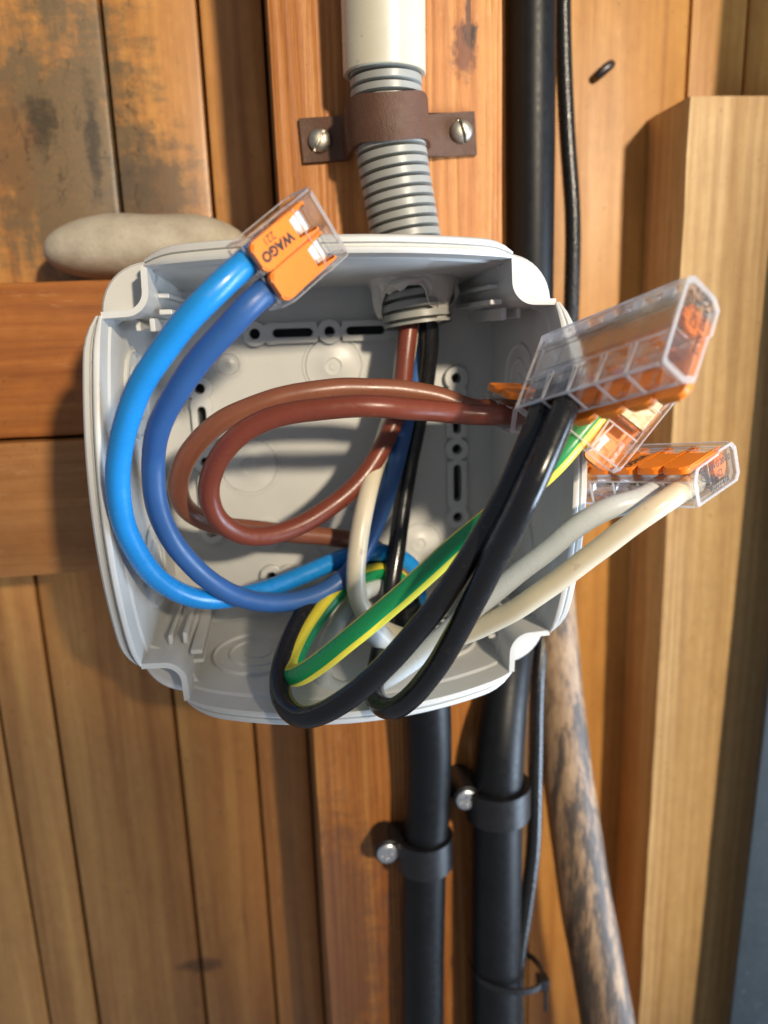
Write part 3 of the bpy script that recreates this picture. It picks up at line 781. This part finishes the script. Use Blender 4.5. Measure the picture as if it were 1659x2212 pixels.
PROFILE = [(0.4, 0), (0, .4), (0, 6.2), (.5, 6.9), (1.6, 8.6), (2.4, 9.0), (12.5, 9.4), (13.2, 10.1), (19.4, 10.1), (21.1, 8.3), (21.1, 1.6), (19.5, 0)]
def connector(n, Rm, t, label, letter_pole=None, end_text=None, k_=1.0):
    root = tag(empty('lever_connector', (0, 0, 0)), label, 'connector', 'clear lever connectors')
    Rm = Matrix(Rm)
    Mx = (Rm * k_).to_4x4(); Mx.translation = V(t)
    root.matrix_world = smm(Mx)
    W = CW[n]; wall_ = .8; pit = (W - 2 * wall_) / n
    def cl(name, bm, mat, parent=None, **kw):
        o = from_bm(name, bm, mat, None, **kw); o.parent = parent or root; return o
    # housing: end plates, partitions, floor, roof, rear wall, entry funnel frames
    bm = bmesh.new()
    bes = []
    def plate(u0, u1, prof): add_prism(bm, prof, 'x', u0, u1)
    plate(0, wall_, PROFILE); plate(W - wall_, W, PROFILE)
    # raised frame on the end plates, whitened to imitate edge glints
    for u0, u1 in ((-.22, 0), (W, W + .22)):
        c = V((10.5, 5)); be = bmesh.new(); bes.append(('edge_frame', be))
        for i in range(len(PROFILE)):
            a, b = V(PROFILE[i]), V(PROFILE[(i + 1) % len(PROFILE)])
            a2, b2 = c + (a - c) * .87, c + (b - c) * .87
            if (a - b).length > .3: add_prism(be, [a, b, b2, a2], 'x', u0, u1)
    for lo, hi in (((wall_, -.1, -.12), (W - wall_, .35, .38)), ((wall_, 7.0, -.14), (W - wall_, 7.45, .1)), ((wall_, 15.2, -.14), (W - wall_, 15.6, .1)), ((wall_, 19.2, -.12), (W - wall_, 19.6, .2)), ((wall_, -.12, 6.0), (W - wall_, .3, 6.4)), ((wall_, 19.2, 9.95), (W - wall_, 19.6, 10.22)), ((wall_, 13.0, 9.95), (W - wall_, 13.35, 10.2)), ((wall_, 20.9, 8.1), (W - wall_, 21.25, 8.5))):
        be = bmesh.new(); add_box(be, lo, hi, .08, 1); bes.append(('edge_bar', be))  # thin whitened bars added as painted edge glints
    for i in range(1, n):
        be = bmesh.new(); uu = wall_ + pit * i; add_box(be, (uu - .3, -.12, .3), (uu + .3, .25, 6.2), .08, 1); bes.append(('edge_bar', be))
        be = bmesh.new(); add_prism(be, [(uu - .25, .3), (uu + .25, .3), (uu + .9, 7.0), (uu + .45, 7.0)], 'z', -.13, .08); bes.append(('edge_bar', be))
        be = bmesh.new(); add_prism(be, [(uu - .25, .3), (uu + .25, .3), (uu - .45, 7.0), (uu - .9, 7.0)], 'z', -.14, .07); bes.append(('edge_bar', be))
    for i in range(n):
        uu = wall_ + pit * (i + .5)
        be = bmesh.new(); add_prism(be, [(16.2, .62), (16.8, 1.5), (18.6, 1.5), (19.2, .62)], 'x', uu - 1.5, uu + .9); bes.append(('facet', be))  # whitened prism, its bright glint put into the colour
    inn = [(.6, .6), (.6, 6.0), (2.4, 7.4), (12.5, 7.8), (13.2, 9.5), (19.2, 9.5), (20.4, 8.1), (20.4, 1.7), (19.3, .6)]
    for i in range(1, n): plate(wall_ + pit * i - .28, wall_ + pit * i + .28, inn)
    add_box(bm, (wall_, .3, 0), (W - wall_, 19.6, .65), .12, 1)            # floor
    add_box(bm, (wall_, 13.2, 9.45), (W - wall_, 19.4, 10.1), .12, 1)      # roof
    add_box(bm, (wall_, 20.4, 1.5), (W - wall_, 21.1, 8.4), .12, 1)        # rear
    plate(wall_, W - wall_, [(19.4, 9.45), (19.4, 10.1), (21.1, 8.4), (20.5, 8.2)])
    plate(wall_, W - wall_, [(19.5, 0), (21.1, 1.6), (20.5, 1.8), (19.3, .65)])
    plate(wall_, W - wall_, [(0, 6.2), (.5, 6.95), (2.2, 7.4), (2.2, 6.8), (.8, 6.2)])   # lip above the entries
    add_box(bm, (wall_, 6.6, 6.6), (W - wall_, 13.2, 7.15), .1, 1)         # shelf under the levers
    add_box(bm, (wall_, 9.0, .65), (W - wall_, 9.6, 2.0), .1, 1)           # ridge on the floor
    for i in range(n):
        u0 = wall_ + pit * i + .28; u1 = wall_ + pit * (i + 1) - .28; uc = (u0 + u1) / 2
        # octagonal guide funnel of each entry
        rr = (u1 - u0) / 2
        add_lathe(bm, [(rr * 1.0, 0.3), (rr * .9, 2.4), (rr * .82, 5.6)], 10, frame(V((uc, 0, 3.5)), (1, 0, 0), (0, 0, -1)))
        # little prism between floor and rear (seen as bright facets)
        add_prism(bm, [(15.4, .65), (17.0, 2.6), (18.8, .65)], 'x', u0 + .5, u1 - .5)
        add_prism(bm, [(1.2, .65), (3.5, 1.6), (4.2, .65)], 'x', u0 + .3, u1 - .3)
    hs_ = cl('housing', bm, M['clear'], auto=25)
    
    for nm_, be in bes: cl(nm_, be, M['clear_facet' if nm_ == 'facet' else 'clear_edge'], hs_, auto=25)
    for i in range(n):
        u0 = wall_ + pit * i + .12; u1 = wall_ + pit * (i + 1) - .12; uc = (u0 + u1) / 2
        # lever: plate with two arms, rounded thumb end
        arm = .95; r = 1.8
        pts = []
        for k in range(7): a = R(180 + 15 * k); pts.append((u0 + r + r * math.cos(a), -.5 + r + r * math.sin(a)))
        for k in range(7): a = R(270 + 15 * k); pts.append((u1 - r + r * math.cos(a), -.5 + r + r * math.sin(a)))
        pts += [(u1, 16.6), (u1 - .3, 17.1), (u1 - arm, 16.6), (u1 - arm, 10.8), (u0 + arm, 10.8), (u0 + arm, 16.6), (u0 + .3, 17.1), (u0, 16.6)]
        bm = bmesh.new(); add_prism(bm, pts, 'z', 8.3, 10.0)
        # the thumb end curls down a little
        bmesh.ops.bevel(bm, geom=[e for e in bm.edges if abs(e.verts[0].co.z - e.verts[1].co.z) < .01 and e.verts[0].co.z > 9], offset=.4, segments=2, affect='EDGES')
        # cams in the arms
        for ua in (u0, u1 - arm): add_lathe(bm, [(0, 0), (3.0, 0), (3.0, arm), (0, arm)], 16, frame(V((ua, 14.2, 5.6)), (0, 1, 0), (0, 0, 1)))
        lev = cl('lever', bm, M['orange'], auto=40)
        if letter_pole == i:
            text_mesh('lettering', 'WAGO', 2.95, frame(V((uc - .4, 9.9, 10.03)), (0, -1, 0), (1, 0, 0)), lev, .15, .97)
            text_mesh('lettering', '221', 2.5, frame(V((uc - 2.75, 6.3, 10.03)), (0, -1, 0), (1, 0, 0)), lev, .015, .95)
        # spring clamp
        bm = bmesh.new()
        add_box(bm, (u0 + 1.2, 11.0, 1.9), (u1 - 1.2, 11.4, 7.6), .1, 1)
        add_box(bm, (u0 + 1.2, 11.4, 7.0), (u1 - 1.2, 14.6, 7.5), .12, 1)
        add_lathe(bm, [(0, 0), (1.5, 0), (1.5, u1 - u0 - 2.4), (0, u1 - u0 - 2.4)], 16, frame(V((u0 + 1.2, 15.6, 6.3)), (0, 1, 0), (0, 0, 1)))
        add_prism(bm, [(15.0, 2.0), (16.6, 5.2), (17.0, 5.0), (15.5, 1.9)], 'x', u0 + 1.2, u1 - 1.2)
        cl('clamp_spring', bm, M['steel'], auto=40)
    bm = bmesh.new(); add_box(bm, (1.3, 10.2, 1.05), (W - 1.3, 17.6, 1.75), .12, 1)
    cl('busbar', bm, M['copper'])
    if end_text:
        uu = W + .05 if end_text > 0 else -.05
        xd = (0, 1, 0) if end_text > 0 else (0, -1, 0)
        s0 = 7.2 if end_text > 0 else 17.5
        for j, (tx, sz) in enumerate((('AWG 20-10', 2.25), ('0,5-6\u25a1', 2.25), ('450V / 41A', 2.25))):
            text_mesh('lettering', tx, sz, frame(V((uu, s0 - (.6 if j == 2 else 0) * (1 if end_text > 0 else -1), 6.3 - 2.55 * j)), xd, (0, 0, 1)), root, .02, .92)
        # round approval mark
        bm = bmesh.new(); m = frame(V((uu, 4.9 if end_text > 0 else 18.9, 6.1)), xd, (0, 0, 1))
        add_lathe(bm, [(1.45, 0), (1.2, 0), (1.2, .02), (1.45, .02), (1.45, 0)], 24, m)
        cl('approval_mark', bm, M['print'], smooth=False)
        text_mesh('lettering', 'UL', 1.5, frame(V((uu, 4.9 - .85 if end_text > 0 else 18.9 + .85, 5.6)), xd, (0, 0, 1)), root, .05, .8)
        text_mesh('lettering', 'US', 1.5, frame(V((uu, 3.9 if end_text > 0 else 19.9, 3.1)), xd, (0, 0, 1)), root, .02, .8)
    def port(i, v, wv=3.6):
        uc = wall_ + pit * (i + .5)
        return Mx @ V((uc, v, wv))
    return port


Rfr = [[-0.447, 0.455, 0.77], [0.852, 0.48, 0.21], [-0.274, 0.75, -0.602]]; Tfr = (51.8, -114.3, 29.7)
Rri = [[0.525, 0.822, -0.221], [-0.842, 0.539, 0.005], [0.124, 0.184, 0.975]]; Tri = (61.8, -46.8, -10.7)
def ortho(u, v):
    u = V(u).normalized(); v = V(v); v = (v - u * u.dot(v)).normalized(); w_ = u.cross(v)
    return [[u.x, v.x, w_.x], [u.y, v.y, w_.y], [u.z, v.z, w_.z]]
P2 = connector(2, ortho((.513, .247, -.822), (.674, .44, .564)), at(487, 536, -78), 'two lever connector joining the two blue wires above the box', k_=.92, letter_pole=0)
PF = connector(5, Rfr, Tfr, 'five lever connector on the two black wires, levers turned to the wall', end_text=-1)
PR = connector(5, Rri, Tri, 'five lever connector on the grey and cream wires beside the pale timber', letter_pole=2, end_text=1)
PB = connector(2, ortho((.2, -.95, -.13), (.92, -.05, -.10)), at(1040, 904, -38), 'lever connector on the two brown wires inside the right box wall')
RG = ortho((-.72, .30, .62), (.68, .12, .72))
PG = connector(3, RG, at(1242, 950, -77) - Matrix(RG) @ V((11.45, 0, 3.6)), 'lever connector on the green and yellow wire, mostly hidden behind another')

# ------------------------------------------------------------------ wires
WR = 2.7
def wire(name, pts, mat, label, rad=WR, stripe=None, segs=24, **kw):
    path = catmull(pts, 1.0)
    ph = len(label) * 1.7
    path = [p + mnoise.noise_vector(p * .09 + V((ph, 0, 0))) * .25 for p in path]
    bm = tube_bm(path, lambda s_, L_: rad * (1 + .014 * mnoise.noise(V((s_ * .12, ph, 0))) ), segs, True, stripe, **kw)
    return tag(from_bm(name, bm, mat, None, True, 60), label, 'wire')
A = at
wire('light_blue_wire', [P2(0, 8), P2(0, 2), P2(0, -5), A(440, 652, -83), A(342, 770, -79), A(283, 880, -74), A(257, 985, -69), A(258, 1085, -65), A(287, 1180, -60), A(345, 1255, -53), A(425, 1292, -45), A(510, 1290, -39), A(600, 1265, -33), A(700, 1222, -27), A(780, 1196, -22), A(840, 1196, -18), A(890, 1225, -15), A(905, 1300, -14), A(915, 1370, -14)],
     M['w_lblue'], 'bright light blue wire curving down the left of the box')
wire('dark_blue_wire', [P2(1, 8), P2(1, 2), P2(1, -5), A(490, 712, -79), A(412, 800, -74), A(357, 890, -68), A(339, 940, -64), A(331, 985, -60), A(335, 1075, -57), A(365, 1155, -53), A(420, 1225, -48), A(492, 1280, -44), A(575, 1301, -41), A(660, 1294, -37), A(733, 1258, -33), A(785, 1190, -29), A(822, 1105, -25), A(852, 1010, -21), A(878, 900, -18), A(902, 800, -11), A(912, 720, -11), A(904, 640, -12)],
     M['w_dblue'], 'dark blue wire looping up to the grey conduit beside the light blue one')
wire('brown_wire', [PB(0, 8), PB(0, 2), PB(0, -5), A(950, 858, -43), A(850, 842, -44), A(740, 840, -45), A(640, 851, -46), A(540, 880, -46), A(450, 930, -45), A(397, 1000, -42), A(385, 1060, -38), A(410, 1108, -33), A(470, 1135, -29), A(560, 1146, -26), A(660, 1156, -23), A(740, 1163, -20), A(810, 1185, -17), A(868, 1230, -15), A(890, 1300, -13), A(905, 1370, -13)],
     M['w_brown'], 'lighter brown wire, the outer of the two brown loops')
wire('reddish_brown_wire', [PB(1, 8), PB(1, 2), PB(1, -5), A(985, 892, -51), A(900, 884, -55), A(800, 878, -58), A(690, 883, -57), A(590, 902, -55), A(512, 943, -53), A(466, 1003, -50), A(452, 1062, -47), A(468, 1118, -44), A(512, 1153, -41), A(575, 1157, -38), A(650, 1133, -34), A(728, 1083, -30), A(800, 1010, -26), A(846, 925, -23), A(866, 850, -21), A(876, 770, -20), A(883, 710, -19), A(888, 640, -18)],
     M['w_red'], 'reddish brown wire, the inner brown loop that rises into the grey conduit')
wire('black_wire', [PF(3, 8), PF(3, 2), PF(3, -5), A(1148, 1052, -98), A(1085, 1180, -94), A(1010, 1322, -89), A(942, 1440, -84), A(890, 1504, -79), A(846, 1532, -73), A(815, 1518, -66), A(806, 1480, -58), A(818, 1420, -46), A(832, 1345, -34), A(843, 1280, -27), A(856, 1190, -22), A(870, 1080, -18), A(886, 990, -15), A(905, 900, -14), A(922, 800, -14), A(928, 720, -15), A(920, 640, -16)],
     M['w_black'], 'black wire hooking below the box mouth and rising into the grey conduit')
wire('black_wire', [PF(4, 8), PF(4, 2), PF(4, -5), A(1092, 1070, -88), A(1010, 1212, -87), A(920, 1338, -86), A(830, 1440, -84), A(750, 1508, -81), A(690, 1543, -77), A(645, 1549, -72), A(613, 1522, -66), A(605, 1465, -58), A(622, 1395, -48), A(658, 1325, -39), A(710, 1270, -30), A(780, 1235, -21), A(850, 1216, -14), A(885, 1222, -10), A(900, 1290, -10), A(915, 1370, -11)],
     M['w_black'], 'black wire making the wide loop that hangs lowest over the box rim')
def gy(a, s): return 1 if (abs(a - .12) < .10 or abs(a - .62) < .10) else 0
def gy2(phase, half=.135):
    def f(a, s):
        d = (a - phase) % .5
        return 1 if d < half or d > .5 - half + 1e-9 else 0
    return f
wire('green_yellow_wire', [PG(1, 8), PG(1, 2), PG(1, -5), A(1136, 1056, -76), A(1052, 1126, -74), A(960, 1202, -73), A(862, 1290, -71), A(768, 1369, -69), A(698, 1427, -66), A(655, 1457, -63), A(631, 1461, -58), A(628, 1438, -53), A(652, 1385, -46), A(690, 1325, -39), A(738, 1270, -32), A(790, 1240, -25), A(840, 1236, -19), A(875, 1262, -16), A(895, 1320, -16), A(905, 1370, -16)],
     [M['w_green'], M['w_yellow']], 'green wire with yellow stripe folded sharply in the lower box', stripe=gy2(.345, .125), segs=36)
wire('grey_wire', [PR(3, 8), PR(3, 2), PR(3, -5), A(1310, 1100, -71), A(1245, 1140, -69), A(1185, 1185, -66), A(1085, 1265, -61), A(1000, 1335, -58), A(930, 1397, -57), A(855, 1452, -56), A(790, 1485, -54), A(735, 1494, -51), A(700, 1474, -47), A(697, 1430, -42), A(718, 1370, -36), A(755, 1310, -30), A(800, 1270, -24), A(845, 1262, -20), A(880, 1300, -17), A(900, 1370, -17)],
     M['w_grey'], 'greyish white wire running to the connector beside the pale timber')
wire('cream_wire', [PR(4, 8), PR(4, 2), PR(4, -5), A(1395, 1110, -77), A(1290, 1190, -73), A(1180, 1272, -68), A(1085, 1332, -62), A(1000, 1370, -55), A(925, 1384, -48), A(858, 1374, -41), A(808, 1345, -36), A(778, 1305, -36), A(768, 1245, -38), A(778, 1150, -36), A(798, 1050, -29), A(830, 950, -17), A(858, 860, -13), A(878, 770, -15), A(886, 700, -15), A(888, 640, -15)],
     M['w_cream'], 'aged cream wire with brown marks sweeping out to the right', segs=28)

# sheath end of the lower cable inside the box
sh = catmull([A(905, 1420, -16), A(880, 1350, -17), A(862, 1310, -18)], .6)
tag(from_bm('cable_sheath', tube_bm(sh, 6.6, 28), M['w_black_old']), 'black outer sheath of the cable from below, cut just inside the box', 'cable')
sl = catmull([A(795, 1350, -46), A(815, 1370, -44), A(838, 1392, -42)], .5)
tag(from_bm('printed_sleeve', tube_bm(sl, 3.4, 24), M['w_grey']), 'short white sleeve slipped over a wire behind the green one', 'sleeve')
